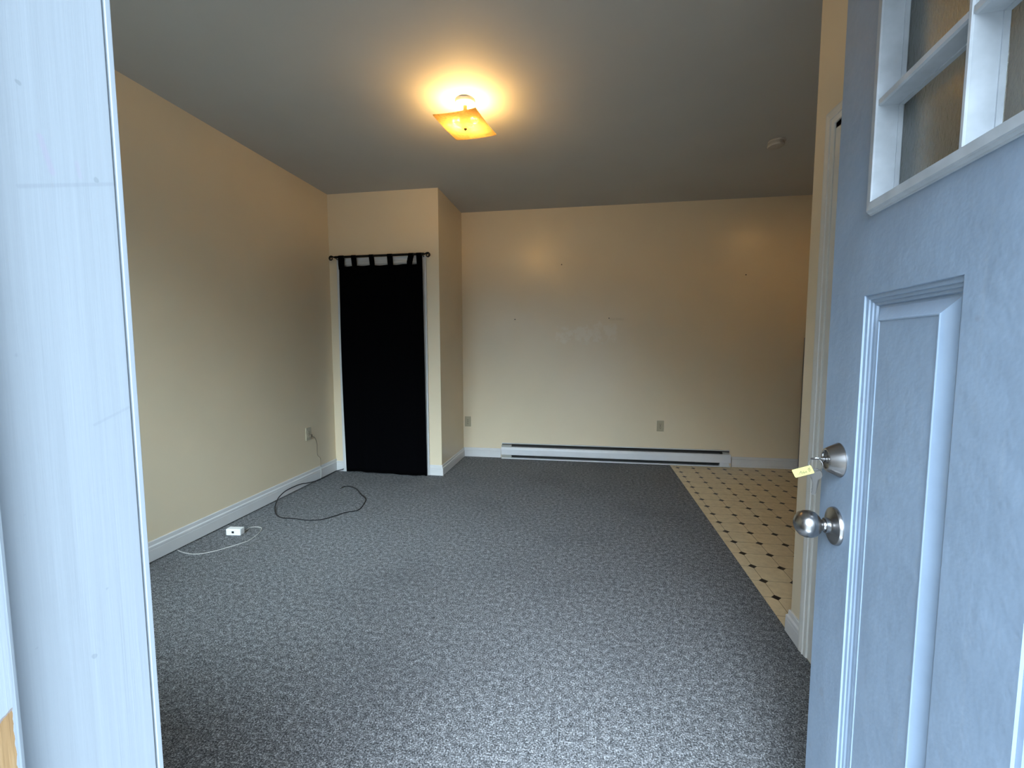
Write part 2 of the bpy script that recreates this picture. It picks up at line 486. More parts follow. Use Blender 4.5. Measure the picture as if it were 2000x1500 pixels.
# unseen front window left of the entry, added to fill the room with daylight
w1 = thing('added_window_1', ((WX0+WX1)/2, YF, WZ0), 'added white framed front window left of the entry doorway, unseen, for fill daylight', 'window'); w1['kind'] = 'structure'
b = BM()
for r in ((WX0, WX0+0.05, WZ0, WZ1), (WX1-0.05, WX1, WZ0, WZ1), (WX0, WX1, WZ0, WZ0+0.05), (WX0, WX1, WZ1-0.05, WZ1), (WX0, WX1, (WZ0+WZ1)/2-0.02, (WZ0+WZ1)/2+0.02)):
    box(b, (r[0], 0.13, r[2]), (r[1], 0.20, r[3]), 0.003)
wf = fin('window_frame', b, TRIM, w1)
b = BM(); sweep(b, [(WX1, WZ0), (WX1, WZ1), (WX0, WZ1), (WX0, WZ0)], [(-o, h) for o, h in CP], lambda u, v, h: (u, YF+h, v), closed=True); fin('casing', b, TRIM, w1)
b = BM(); box(b, (WX0-0.08, YF-0.09, WZ0-0.02), (WX1+0.08, YF+0.05, WZ0+0.004), 0.004); fin('sill', b, TRIM, w1)
for za, zb in ((WZ0+0.045, (WZ0+WZ1)/2-0.018), ((WZ0+WZ1)/2+0.018, WZ1-0.045)):
    b = BM(); box(b, (WX0+0.045, 0.163, za), (WX1-0.045, 0.167, zb)); fin('pane', b, CLEAR, wf)

# entry frame
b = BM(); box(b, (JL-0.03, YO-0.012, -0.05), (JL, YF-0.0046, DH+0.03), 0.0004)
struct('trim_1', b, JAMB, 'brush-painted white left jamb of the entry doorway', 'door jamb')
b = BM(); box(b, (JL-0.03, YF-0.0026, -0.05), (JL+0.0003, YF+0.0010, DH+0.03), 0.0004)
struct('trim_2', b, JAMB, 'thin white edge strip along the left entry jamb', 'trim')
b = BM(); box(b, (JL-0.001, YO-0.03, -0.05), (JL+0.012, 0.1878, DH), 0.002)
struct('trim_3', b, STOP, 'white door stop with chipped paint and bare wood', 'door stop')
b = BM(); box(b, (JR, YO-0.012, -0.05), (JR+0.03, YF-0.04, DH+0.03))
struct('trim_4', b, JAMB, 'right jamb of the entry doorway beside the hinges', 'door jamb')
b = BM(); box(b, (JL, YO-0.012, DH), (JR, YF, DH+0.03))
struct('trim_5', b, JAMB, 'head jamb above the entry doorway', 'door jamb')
b = BM(); box(b, (JL, YO-0.05, -0.05), (JR, YF-0.02, 0.006), 0.003)
struct('trim_6', b, plain('aluminium_sill', (0.5, 0.5, 0.5), 0.4, 0.8), 'metal threshold of the entry doorway', 'threshold')
b = BM(); box(b, (-7, -9, -0.25), (7, YO, -0.16))
struct('floor_porch', b, CONC, 'concrete ground outside the entry', 'ground')

# baseboards: (proud, z)
BP = [(0.0, 0.0), (0.016, 0.0), (0.016, 0.060), (0.0148, 0.0615), (0.0148, 0.0635), (0.0155, 0.065), (0.0150, 0.076), (0.0085, 0.0825), (0.0085, 0.086), (0.0075, 0.1005), (0.0055, 0.1045), (0.0, 0.1045)]
def base(name, pts, label, k=1.0, mat=TRIM, z0=0.0):
    bm = BM(); sweep(bm, pts, [(a, c*k) for a, c in BP], lambda u, v, h: (u, v, h+z0)); return struct(name, bm, mat, label, 'baseboard')
base('baseboard_left', [(XL, YC), (XL, YF)], 'white moulded baseboard along the left wall', 1.13, TRIM, 0.008)
base('baseboard_closet', [(XC, YB), (XC, YC), (-1.532, YC)], 'white baseboard round the closet outer corner', 0.98)
base('baseboard_closet_left', [(-2.468, YC), (XL+0.012, YC)], 'short white baseboard stub left of the black curtain', 1.0)
base('baseboard_back', [(-0.962, YB), (XC, YB)], 'short white baseboard on the back wall left of the heater', 1.0)
base('baseboard_kitchen', [(XK, YB), (1.552, YB)], 'white baseboard on the back wall right of the heater', 1.0)
base('baseboard_right', [(XR, 1.982), (XR, YR), (XR+0.12, YR)], 'white baseboard round the end of the right wall', 1.0)
b = BM(); box(b, (1.552, YB-0.020, -0.005), (XK, YB, 0.017), 0.003)
struct('trim_7', b, TRIM, 'shoe moulding along the kitchen back baseboard', 'trim')

# casings: (offset from the inner edge, proud)
b = BM(); sweep(b, [(OX1, 0), (OX1, OZ), (OX0, OZ), (OX0, 0)], [(-o, h) for o, h in CP], lambda u, v, h: (u, YC-h, v))
struct('trim_8', b, TRIM, 'white casing framing the closet opening behind the black curtain', 'door casing')
b = BM()
box(b, (OX0-0.001, YC-0.002, 0), (OX0+0.018, YC+0.10, OZ)); box(b, (OX1-0.018, YC-0.002, 0), (OX1+0.001, YC+0.10, OZ)); box(b, (OX0, YC-0.002, OZ-0.018), (OX1, YC+0.10, OZ+0.001))
struct('trim_9', b, TRIM, 'white jamb lining inside the closet opening', 'door jamb')
b = BM(); sweep(b, [(RY1, 0), (RY1, RZ), (RY0, RZ), (RY0, 0)], [(-o*0.82, h) for o, h in CP], lambda u, v, h: (XR-h, u, v))
struct('trim_10', b, TRIMC, 'white mitred casing on the right wall behind the entry door', 'door casing')
b = BM()
box(b, (XR-0.006, RY1-0.05, 0), (XR+0.12, RY1+0.001, RZ)); box(b, (XR-0.006, RY0-0.001, 0), (XR+0.12, RY0+0.02, RZ)); box(b, (XR-0.006, RY0, RZ-0.02), (XR+0.12, RY1, RZ+0.001))
struct('trim_11', b, TRIMC, 'white jamb lining of the doorway in the right wall', 'door jamb')
d2 = thing('door_2', (XR+0.006, RY1-0.05, 0), 'closed white inner door in the right wall', 'door'); d2['kind'] = 'structure'
b = BM(); box(b, (XR+0.001, RY0+0.02, 0.01), (XR+0.036, RY1-0.05, RZ-0.016), 0.002); fin('door_panel', b, TRIMC, d2)
b = BM(); lathe(b, [(0, 0), (0.03, 0), (0.03, 0.006), (0.011, 0.01), (0.011, 0.03), (0.026, 0.036), (0.028, 0.05), (0.02, 0.06), (0, 0.062)], (XR+0.001, RY0+0.09, 0.93), (-1, 0, 0), 24)
fin('door_knob', b, STEEL, d2, True)

# ------------------------------------------------------------------ entry door, local frame: x toward the hinges, y into the room side, z up
DOOR_P = Vector((0.5239, 1.0853, 0.0)); DDX, DDY = 0.08843, 0.99608
DW, DT = 0.85, 0.044
door = bpy.data.objects.new('door_1', None); COL.objects.link(door)
door.empty_display_size = 0.05
door.matrix_world = Matrix(((-DDX, DDY, 0, DOOR_P.x), (-DDY, -DDX, 0, DOOR_P.y), (0, 0, 1, 0.0), (0, 0, 0, 1)))
tag(door, 'open pale blue-grey entry door with a small-paned window and raised panels', 'door', kind='structure')
def W(s, y, z): return door.matrix_world @ Vector((s, y, z))
PAN = [(0.143, 0.400, 0.24, 1.374), (0.534, 0.725, 0.24, 1.374)]
WIN = (0.171, 0.611, 1.538, 1.905)
HOLE = (WIN[0]-0.003, WIN[1]+0.003, WIN[2]-0.003, WIN[3]+0.003)
b = BM()
def gridface(bm, y, holes):
    xs = sorted({0.0, DW} | {h[0] for h in holes} | {h[1] for h in holes}); zs = sorted({0.012, 2.04} | {h[2] for h in holes} | {h[3] for h in holes})
    V = {}
    def v(i, j):
        if (i, j) not in V: V[(i, j)] = bm.verts.new((xs[i], y, zs[j]))
        return V[(i, j)]
    for i in range(len(xs)-1):
        for j in range(len(zs)-1):
            cx, cz = (xs[i]+xs[i+1])/2, (zs[j]+zs[j+1])/2
            if any(h[0] < cx < h[1] and h[2] < cz < h[3] for h in holes): continue
            bm.faces.new((v(i, j), v(i+1, j), v(i+1, j+1), v(i, j+1)))
def loops(bm, rect, prof, cap):
    prev = None
    for o, y in prof:
        x0, x1, z0, z1 = rect[0]+o, rect[1]-o, rect[2]+o, rect[3]-o
        R = [bm.verts.new(p) for p in ((x0, y, z0), (x1, y, z0), (x1, y, z1), (x0, y, z1))]
        if prev:
            for k in range(4): bm.faces.new((prev[k], prev[(k+1)%4], R[(k+1)%4], R[k]))
        prev = R
    if cap: bm.faces.new(prev)
gridface(b, 0.0, PAN+[HOLE]); gridface(b, DT, [HOLE])
for r in PAN:
    loops(b, r, [(0, 0), (0.001, 0.003), (0.008, 0.004), (0.009, 0.0065), (0.014, 0.0075), (0.015, 0.010), (0.020, 0.011), (0.0215, 0.0145), (0.026, 0.0145), (0.046, 0.0035), (0.0475, 0.0022), (0.0495, 0.0022), (0.051, 0.0035)], True)
loops(b, HOLE, [(0, 0), (0, DT)], False)
loops(b, (0, DW, 0.012, 2.04), [(0, 0), (0, DT)], False)
bmesh.ops.remove_doubles(b, verts=b.verts, dist=1e-5)
slab = fin('door_slab', b, DOOR, door, local=True)
# lite frame
LP = [(0.0, 0.030), (0.0, -0.010), (0.0015, -0.0125), (0.015, -0.0115), (0.0165, -0.009), (0.0175, -0.0085), (0.0195, -0.004), (0.021, -0.0035), (0.0215, 0.001)]
def rectpts(r): return [(r[0], r[2]), (r[1], r[2]), (r[1], r[3]), (r[0], r[3])]
b = BM(); sweep(b, rectpts(WIN), [(-o, y) for o, y in LP], lambda u, v, h: (u, h, v), closed=True)
sweep(b, rectpts(WIN), [(0.0, 0.021), (0.0018, 0.021), (0.0018, 0.028)], lambda u, v, h: (u, h, v), closed=True)
sweep(b, rectpts(WIN), [(-0.018, 0.0445), (-0.018, 0.052), (0.0, 0.054), (0.0, 0.030)], lambda u, v, h: (u, h, v), closed=True)
lf = fin('window_frame', b, LITE, door, local=True)
MX = (0.3865, 0.3955); MZ = (1.698, 1.711)
b = BM()
def bar(bm, x0, x1, z0, z1, vert):
    # tapered glazing bar in front of the glass
    c = 0.002
    if vert:
        pr = [(x0-0.0022, 0.028), (x0-0.0022, 0.021), (x0, 0.021), (x0, -0.008), (x0+c, -0.0105), (x1-c, -0.0105), (x1, -0.008), (x1, 0.021), (x1+0.0022, 0.021), (x1+0.0022, 0.028)]
        A = [bm.verts.new((p[0], p[1], z0)) for p in pr]; B = [bm.verts.new((p[0], p[1], z1)) for p in pr]
    else:
        pr = [(z0-0.0022, 0.028), (z0-0.0022, 0.021), (z0, 0.021), (z0, -0.006), (z0+c, -0.0095), (z1-c, -0.0095), (z1, -0.006), (z1, 0.021), (z1+0.0022, 0.021), (z1+0.0022, 0.028)]
        A = [bm.verts.new((x0, p[1], p[0])) for p in pr]; B = [bm.verts.new((x1, p[1], p[0])) for p in pr]
    for k in range(len(pr)): bm.faces.new((A[k], A[(k+1)%len(pr)], B[(k+1)%len(pr)], B[k]))
    bm.faces.new(A); bm.faces.new(B)
bar(b, MX[0], MX[1], WIN[2], WIN[3], True)
fin('glazing_bar', b, LITE, lf, local=True)
for xa, xb in ((WIN[0], MX[0]), (MX[1], WIN[1])):
    b = BM(); bar(b, xa, xb, MZ[0], MZ[1], False); fin('glazing_bar', b, LITE, lf, local=True)
    for za, zb in ((WIN[2], MZ[0]), (MZ[1], WIN[3])):
        b = BM(); box(b, (xa, 0.028, za), (xb, 0.032, zb)); fin('pane', b, GLASS, lf, local=True)
# hardware
KS, KZ, DZ = 0.080, 0.907, 1.047
b = BM(); lathe(b, [(0.0395, 0), (0.0395, 0.003), (0.0375, 0.0065), (0.024, 0.0105), (0.0155, 0.013), (0.0155, 0.020), (0.0125, 0.0205)], (KS, 0, KZ), (0, -1, 0), 56)
kr = fin('knob_rose', b, STEEL, door, True, local=True)
b = BM(); lathe(b, [(0.0115, 0.012), (0.0115, 0.022), (0.0105, 0.024), (0.012, 0.027), (0.019, 0.031), (0.0255, 0.038), (0.0283, 0.047), (0.0278, 0.057), (0.0240, 0.066), (0.0165, 0.0725), (0.007, 0.0765), (0, 0.077)], (KS, 0, KZ), (0, -1, 0), 56)
fin('door_knob', b, STEEL, door, True, local=True)
b = BM(); lathe(b, [(0.0355, 0), (0.0355, 0.0015), (0.0345, 0.003), (0.0235, 0.0235), (0.0222, 0.025), (0.0192, 0.025), (0.0183, 0.0235), (0.0175, 0.0205)], (KS, 0, DZ), (0, -1, 0), 56)
db = fin('deadbolt', b, STEEL, door, True, local=True)
b = BM(); lathe(b, [(0.0176, 0.020), (0.0168, 0.0225), (0.0158, 0.022), (0.008, 0.022), (0.0078, 0.0245), (0, 0.0245)], (KS, 0, DZ), (0, -1, 0), 40)
fin('lock_face', b, DSTEEL, db, True, local=True)
b = BM(); lathe(b, [(0.0058, 0.022), (0.0058, 0.031), (0.0048, 0.032), (0, 0.032)], (KS, 0, DZ), (0, -1, 0), 28)
fin('key_cylinder', b, STEEL, db, True, local=True)
for z in (0.25, 1.05, 1.82):
    b = BM(); lathe(b, [(0, 0), (0.006, 0), (0.006, 0.10), (0, 0.10)], (DW+0.005, DT+0.004, z-0.05), (0, 0, 1), 14)
    fin('hinge', b, STEEL, door, True, local=True)
b = BM(); box(b, (-0.001, 0.010, KZ-0.028), (0.0008, 0.034, KZ+0.028)); fin('latch_plate', b, STEEL, door, local=True)

# keys hanging in the deadbolt
kc = W(KS-0.001, -0.0415, DZ)          # hole in the head of the key that is in the lock
keys = thing('key_ring', kc, 'ring of keys with a yellow paper tag hanging from the door deadbolt', 'keys')
def outline(bm, pts, th, mtx):
    t = BM(); A = [t.verts.new((x, -th/2, z)) for x, z in pts]; Bv = [t.verts.new((x, th/2, z)) for x, z in pts]
    t.faces.new(A); t.faces.new(Bv[::-1])
    for k in range(len(pts)): t.faces.new((A[k], A[(k+1)%len(pts)], Bv[(k+1)%len(pts)], Bv[k]))
    bmesh.ops.triangulate(t, faces=[f for f in t.faces if len(f.verts) > 4])
    merge(bm, t, mtx)
def keyshape():
    head = []
    for k in range(15):
        a = math.radians(-140 + 280*k/14)
        head.append((0.0105*math.sin(a), 0.0095*math.cos(a)))
    pts = [(x, z) for x, z in head]
    blade = [(0.0042, -0.009), (0.0042, -0.034), (0.0015, -0.0375), (-0.0015, -0.037), (-0.0030, -0.034), (-0.0018, -0.031), (-0.0032, -0.028), (-0.0016, -0.0255), (-0.0034, -0.023), (-0.0018, -0.020), (-0.0036, -0.017), (-0.0042, -0.014), (-0.0042, -0.009)]
    return pts + blade
def basis(xa, ya, za, o):
    m = Matrix.Identity(4)
    for i in range(3): m[i][0], m[i][1], m[i][2], m[i][3] = xa[i], ya[i], za[i], o[i]
    return m
out_n = Vector((-DDY, DDX, 0)); along = Vector((-DDX, -DDY, 0)); zz = Vector((0, 0, 1))
b = BM()
tilt = (zz*0.35 + along*0.94).normalized(); nrm = out_n.cross(tilt).normalized()
outline(b, keyshape(), 0.0022, basis(tilt, nrm, out_n, kc))
fin('key', b, KEYM, keys)
# ring in a plane facing the viewer
toc = (Vector((0, 0, CAM_H)) - kc); toc.z = 0; toc.normalize()
ru = Vector((-toc.y, toc.x, 0)); 
rv = zz
ru2 = (ru*0.92 + toc*0.38).normalized()
RC = kc + Vector((0, 0, -0.0122))
b = BM()
for dr, dth in ((0.0, 0.0), (0.0004, 0.0011)):
    ring = [RC + (ru2*math.cos(2*PI*k/36) + rv*math.sin(2*PI*k/36))*(0.0128+dr) + toc*dth for k in range(37)]
    tube(b, ring, 0.0006, 8, False)
fin('split_ring', b, KEYM, keys, True)
# second key hangs down
k2 = RC + Vector((0, 0, -0.0128-0.0070)) + ru*0.001
b = BM(); za = (zz + ru*0.07).normalized(); xa = (ru*0.95 + toc*0.3).normalized(); xa = (xa - za*xa.dot(za)).normalized()
outline(b, [(x*1.15, z*1.22) for x, z in keyshape()], 0.0022, basis(xa, za.cross(xa), za, k2))
fin('key', b, KEYM, keys)
# tag
ta = (-ru*0.90 - zz*0.43).normalized() if (-ru).dot(rt) < 0 else (ru*0.90 - zz*0.43).normalized()
tb = (zz - ta*zz.dot(ta)).normalized()
tn = ta.cross(tb).normalized()
if tn.dot(toc) < 0: tn = -tn
T0 = RC - zz*0.0085 + ta*0.005 + toc*0.0016
def TP(u, v, w=0.0): return T0 + ta*u + tb*v + tn*w
b = BM()
oc = [(0.001, -0.0080), (0.036, -0.0080), (0.037, -0.0060), (0.037, 0.0085), (0.035, 0.0095), (0.001, 0.0095), (0.0, 0.0075), (0.0, -0.0065)]
A = [b.verts.new(TP(u, v, 0.0004)) for u, v in oc]; Bv = [b.verts.new(TP(u, v, -0.0004)) for u, v in oc]
b.faces.new(A); b.faces.new(Bv[::-1])
for k in range(len(oc)): b.faces.new((A[k], A[(k+1)%len(oc)], Bv[(k+1)%len(oc)], Bv[k]))
tg = fin('tag', b, TAG, keys)
b = BM()
strokes = [[(0.0035, 0.0055), (0.0065, 0.0035), (0.0035, 0.0015), (0.0070, 0.0005)], [(0.0075, 0.0055), (0.0055, 0.002), (0.0085, 0.003), (0.0075, -0.001)], [(0.004, -0.001), (0.0085, -0.0028)],
           [(0.0130, 0.0005), (0.0125, -0.0035)], [(0.0150, 0.000), (0.0138, -0.0025), (0.0165, -0.002)], [(0.0175, 0.002), (0.0172, -0.0045)], [(0.0192, 0.000), (0.0182, -0.003), (0.0210, -0.002), (0.0195, 0.0005)],
           [(0.0225, 0.003), (0.0220, -0.005)], [(0.0205, 0.0015), (0.0248, 0.0005)], [(0.0245, 0.001), (0.0260, -0.003), (0.0300, -0.0015)]]
for st in strokes: tube(b, [TP(u, v, 0.0006) for u, v in st], 0.00035, 6)
fin('writing', b, INK, tg)

# ------------------------------------------------------------------ ceiling lamp
LX, LY = -0.752, 2.815
lamp = thing('ceiling_lamp', (LX, LY, H), 'lit ceiling lamp with a square amber glass shade in the middle of the ceiling', 'lamp')
b = BM(); lathe(b, [(0, 0), (0.062, 0), (0.062, 0.018), (0.059, 0.022), (0.044, 0.023), (0.041, 0.028), (0.020, 0.031), (0.0, 0.031)], (LX, LY, H), (0, 0, -1), 48)
fin('canopy', b, CANOPY, lamp, True)
b = BM(); tube(b, [(LX, LY, H-0.03), (LX, LY, H-0.166)], 0.0040, 12)
lathe(b, [(0, 0.028), (0.012, 0.03), (0.013, 0.045), (0.013, 0.115), (0.008, 0.12), (0, 0.122)], (LX, LY, H), (0, 0, -1), 20); fin('stem', b, BRASSD, lamp, True)
shrot = -0.2325
def shade_bm(cx, cy, cz, half, rot):
    bm = BM(); N = 24; V = {}
    for s in (0, 1):
        for i in range(N+1):
            for j in range(N+1):
                u, v = -1+2*i/N, -1+2*j/N
                zc = 0.006*(u*u+v*v) - 0.012 + 0.005*s
                x, y = u*half, v*half
                xx_, yy_ = x*math.cos(rot)-y*math.sin(rot), x*math.sin(rot)+y*math.cos(rot)
                V[(s, i, j)] = bm.verts.new((cx + xx_, cy + yy_, cz + zc - 0.080*xx_ - 0.0765*yy_))   # hangs a little askew
    for i in range(N):
        for j in range(N):
            bm.faces.new([V[(0, a, c)] for a, c in ((i, j), (i, j+1), (i+1, j+1), (i+1, j))])
            bm.faces.new([V[(1, a, c)] for a, c in ((i, j), (i+1, j), (i+1, j+1), (i, j+1))])
    for i in range(N):
        for q in ((i, 0, i+1, 0), (i+1, N, i, N), (0, i+1, 0, i), (N, i, N, i+1)):
            bm.faces.new((V[(0, q[0], q[1])], V[(0, q[2], q[3])], V[(1, q[2], q[3])], V[(1, q[0], q[1])]))
    return bm
fin('lamp_shade', shade_bm(LX+0.004, LY-0.012, H-0.151, 0.1435, shrot), SHADE, lamp, True)
b = BM(); lathe(b, [(0, 0), (0.0085, 0.001), (0.0095, 0.005), (0.006, 0.010), (0.004, 0.013), (0, 0.014)], (LX, LY, H-0.163), (0, 0, -1), 18)
fin('finial', b, BRASSD, lamp, True)
def bulb_bm(p, ax):
    bm = BM(); lathe(bm, [(0.0, 0.074), (0.009, 0.072), (0.0165, 0.066), (0.0205, 0.056), (0.0205, 0.048), (0.017, 0.036), (0.012, 0.026), (0.011, 0.018), (0, 0.018)], p, ax, 24); return bm
for sgn in (-1, 1):
    ax = Vector((sgn*math.cos(0.12), sgn*math.sin(0.12), -0.16)).normalized()
    p0 = Vector((LX, LY, H-0.106)) + ax*0.008
    b = BM(); lathe(b, [(0, 0), (0.014, 0), (0.016, 0.022), (0.013, 0.026), (0, 0.026)], p0, ax, 20)
    sk = fin('socket', b, CANOPY, lamp, True)
    fin('bulb', bulb_bm(p0, ax), BULB, sk, True)

# kitchen lamp, round the corner of the right wall
KX, KY = 1.93, 4.07
kl = thing('kitchen_ceiling_lamp', (KX, KY, H), 'lit kitchen ceiling lamp round the corner of the right wall', 'lamp')
b = BM(); lathe(b, [(0, 0), (0.065, 0), (0.065, 0.015), (0.03, 0.03), (0.03, 0.06), (0, 0.06)], (KX, KY, H), (0, 0, -1), 40); fin('canopy', b, CANOPY, kl, True)
b = BM(); lathe(b, [(0.03, 0.055), (0.06, 0.065), (0.125, 0.158), (0.122, 0.158), (0.058, 0.068), (0.03, 0.058)], (KX, KY, H), (0, 0, -1), 40); fin('lamp_shade', b, CANOPY, kl, True)
b = BM(); lathe(b, [(0.0, 0.06), (0.014, 0.06), (0.015, 0.09), (0.030, 0.115), (0.040, 0.140), (0.036, 0.165), (0.020, 0.182), (0, 0.186)], (KX, KY, H), (0, 0, -1), 28); fin('bulb', b, BULBK, kl, True)

# smoke detector
SX, SY = 1.365, 3.725
sd = thing('smoke_detector', (SX, SY, H), 'small round white smoke detector on the ceiling by the right wall', 'smoke detector')
b = BM(); lathe(b, [(0, 0), (0.058, 0), (0.060, 0.006), (0.056, 0.012), (0, 0.012)], (SX+0.006, SY-0.006, H), (0, 0, -1), 36); fin('mounting_plate', b, SMOKE, sd, True)
b = BM(); lathe(b, [(0, 0.012), (0.054, 0.013), (0.054, 0.019), (0.050, 0.020), (0.050, 0.023), (0.0565, 0.024), (0.0565, 0.034), (0.052, 0.040), (0.030, 0.043), (0, 0.043)], (SX, SY, H), (0.05, -0.03, -1), 40); fin('cover', b, SMOKE, sd, True)

# ------------------------------------------------------------------ curtain and rod
RYc = YC-0.055; RZ0 = 2.166
rod = thing('curtain_rod', (-1.99, RYc, RZ0), 'black iron curtain rod with scroll ends above the closet', 'curtain rod')
b = BM(); tube(b, [(-2.462, RYc, RZ0), (-1.540, RYc, RZ0+0.002)], 0.0112, 14); fin('rod', b, BLACKI, rod, True)
def scroll(x0, sg, z0):
    pts = []
    for k in range(7): t = k/6; pts.append((x0+sg*0.030*t, RYc, z0 + 0.010*t*t))
    cx, cz = x0+sg*0.040, z0-0.010
    for k in range(34):
        a = math.radians(110 - 17*k); rr = 0.0225*(1-k/44)
        pts.append((cx+sg*math.cos(a)*rr, RYc, cz+math.sin(a)*rr))
    return pts
for x0, sg in ((-2.462, -1), (-1.540, 1)):
    pts = scroll(x0, sg, RZ0)
    b = BM(); tube(b, pts, [max(0.0035, 0.0075-0.00012*i) for i in range(len(pts))], 10); fin('scroll_finial', b, BLACKI, rod, True)
for x in (-2.452, -1.552):
    b = BM(); tube(b, catmull([(x, RYc, RZ0-0.004), (x, RYc+0.02, RZ0-0.016), (x, YC-0.001, RZ0-0.014)], 5), 0.004, 8)
    lathe(b, [(0, 0), (0.013, 0), (0.012, 0.004), (0, 0.005)], (x, YC, RZ0-0.014), (0, -1, 0), 16); fin('bracket', b, BLACKI, rod, True)
cur = thing('curtain', (-1.995, RYc, 0.0), 'black tab-top curtain covering the closet opening', 'curtain')
b = BM(); NX, NZ = 90, 44; V = []
TZ = 2.078
for j in range(NZ+1):
    t = j/NZ; row = []
    for i in range(NX+1):
        u = i/NX
        xl = -2.417 - 0.012*math.sin(PI*t) + 0.008*t; xr = -1.556 + 0.008*t
        x = xl + (xr-xl)*u
        fold = (0.012*math.sin(u*13.0+0.6) + 0.006*math.sin(u*31.0+1.9+t)) * (0.35+0.65*t)
        y = RYc - 0.004 + fold
        zb = 0.006 + 0.020*max(0, math.sin(u*PI*1.6+0.4))*0.6 - (0.006 if u > 0.97 else 0)
        sag = 0.006*math.sin(u*PI*5)**2
        z = TZ - sag*(1-t)**6 - (TZ-zb)*t
        row.append(b.verts.new((x, y, z)))
    V.append(row)
for j in range(NZ):
    for i in range(NX): b.faces.new((V[j][i], V[j][i+1], V[j+1][i+1], V[j+1][i]))
cl = fin('panel', b, BLACKC, cur, True)
sm = cl.modifiers.new('thick', 'SOLIDIFY'); sm.thickness = 0.002
for xa, xb, dx in ((-2.419, -2.367, 0.0), (-2.283, -2.240, 0.008), (-2.097, -2.056, 0.010), (-1.909, -1.862, 0.006), (-1.690, -1.643, -0.022), (-1.612, -1.563, 0.004)):
    b = BM(); pr = [(-0.006, TZ-0.035), (-0.014, TZ+0.02), (-0.015, RZ0)]
    for k in range(9): a = PI - PI*k/8; pr.append((math.cos(a)*0.015, RZ0+math.sin(a)*0.015))
    pr += [(0.014, TZ+0.02), (0.004, TZ-0.035)]
    A = []; Bv = []
    for y, z in pr:
        k = max(0, min(1, (RZ0-z)/(RZ0-TZ)))
        A.append(b.verts.new((xa+dx*k, RYc+y, z))); Bv.append(b.verts.new((xb+dx*k, RYc+y, z)))
    for k in range(len(pr)-1): b.faces.new((A[k], A[k+1], Bv[k+1], Bv[k]))
    tb_ = fin('tab', b, BLACKC, cur)
    sm = tb_.modifiers.new('thick', 'SOLIDIFY'); sm.thickness = 0.002

# ------------------------------------------------------------------ baseboard heater
HX0, HX1 = -0.948, 1.528; HF = YB-0.062
ht = thing('baseboard_heater', ((HX0+HX1)/2, YB, 0.0), 'long white electric baseboard heater along the back wall', 'heater')
b = BM()
box(b, (HX0, YB-0.010, 0.008), (HX1, YB, 0.173)); box(b, (HX0, YB-0.019, 0.166), (HX1, YB, 0.173), 0.0015); box(b, (HX0, HF+0.004, 0.000), (HX1, YB-0.008, 0.011), 0.002)
fin('housing', b, HEAT, ht)
b = BM(); box(b, (HX0+0.004, YB-0.014, 0.012), (HX1-0.004, YB-0.0105, 0.165)); fin('liner', b, DARK, ht)
b = BM()
pr = [(HF+0.016, 0.137), (HF+0.004, 0.128), (HF, 0.108), (HF, 0.049), (HF+0.003, 0.046), (HF+0.006, 0.049), (HF+0.005, 0.106), (HF+0.009, 0.125), (HF+0.018, 0.134)]
A = [b.verts.new((HX0-0.001, y, z)) for y, z in pr]; Bv = [b.verts.new((HX1+0.001, y, z)) for y, z in pr]
for k in range(len(pr)): b.faces.new((A[k], A[(k+1)%len(pr)], Bv[(k+1)%len(pr)], Bv[k]))
b.faces.new(A); b.faces.new(Bv); fin('front_cover', b, HEAT, ht)
for xa, xb, zt, mt in ((HX0+0.002, HX0+0.118, 0.158, HEATG), (HX1-0.106, HX1-0.012, 0.120, HEAT)):
    b = BM(); box(b, (xa, HF+0.012, 0.010), (xb, YB-0.016, zt), 0.002); fin('end_box', b, mt, ht)
b = BM(); box(b, (HX1-0.075, YB-0.045, 0.12), (HX1-0.012, YB-0.016, 0.156), 0.002); fin('end_bracket', b, HEATG, ht)
b = BM()
xx = HX0+0.124
while xx < HX1-0.11:
    box(b, (xx, HF+0.016, 0.016), (xx+0.0022, YB-0.018, 0.062)); xx += 0.0115
tube(b, [(HX0+0.118, YB-0.035, 0.04), (HX1-0.106, YB-0.035, 0.04)], 0.008, 10)
fe = fin('heating_fins', b, FIN, ht)
b = BM(); box(b, (HX0+0.118, HF+0.026, 0.130), (HX1-0.106, HF+0.030, 0.146)); fin('deflector', b, FIN, ht)

# ------------------------------------------------------------------ outlets
def outlet(name, c, right, nrm, w, h, mat, label, phone=False):
    c = Vector(c); right = Vector(right); nrm = Vector(nrm); z = Vector((0, 0, 1))
    t = thing(name, c, label, 'outlet', 'wall outlets')
    def q(bm, x0, x1, z0, z1, d0, d1, bev=0.0):
        tb2 = BM(); box(tb2, (x0, d0, z0), (x1, d1, z1), bev); merge(bm, tb2, basis(right, nrm, z, c))
    bm = BM(); q(bm, -w/2, w/2, -h/2, h/2, 0, 0.006, 0.002); fin('cover_plate', bm, mat, t)
    for s in (-1, 1):
        bm = BM(); q(bm, -0.0165, 0.0165, s*0.0195-0.0135, s*0.0195+0.0135, 0.005, 0.0085, 0.0015); rc = fin('receptacle', bm, mat, t)
        bm = BM()
        for x, wdt, hh in ((-0.0065, 0.0026, 0.009), (0.0065, 0.0026, 0.0075)): q(bm, x-wdt/2, x+wdt/2, s*0.0195+0.001-hh/2+0.002, s*0.0195+0.001+hh/2+0.002, 0.0082, 0.0088)
        q(bm, -0.0028, 0.0028, s*0.0195-0.0105, s*0.0195-0.005, 0.0082, 0.0088)
        fin('slots', bm, SLOT, rc)
    bm = BM(); tb2 = BM(); lathe(tb2, [(0, 0.006), (0.004, 0.006), (0.0035, 0.008), (0, 0.0085)], (0, 0, 0), (0, 1, 0), 14); merge(bm, tb2, basis(right, nrm, z, c)); fin('screw', bm, SLOT, t)
    return t
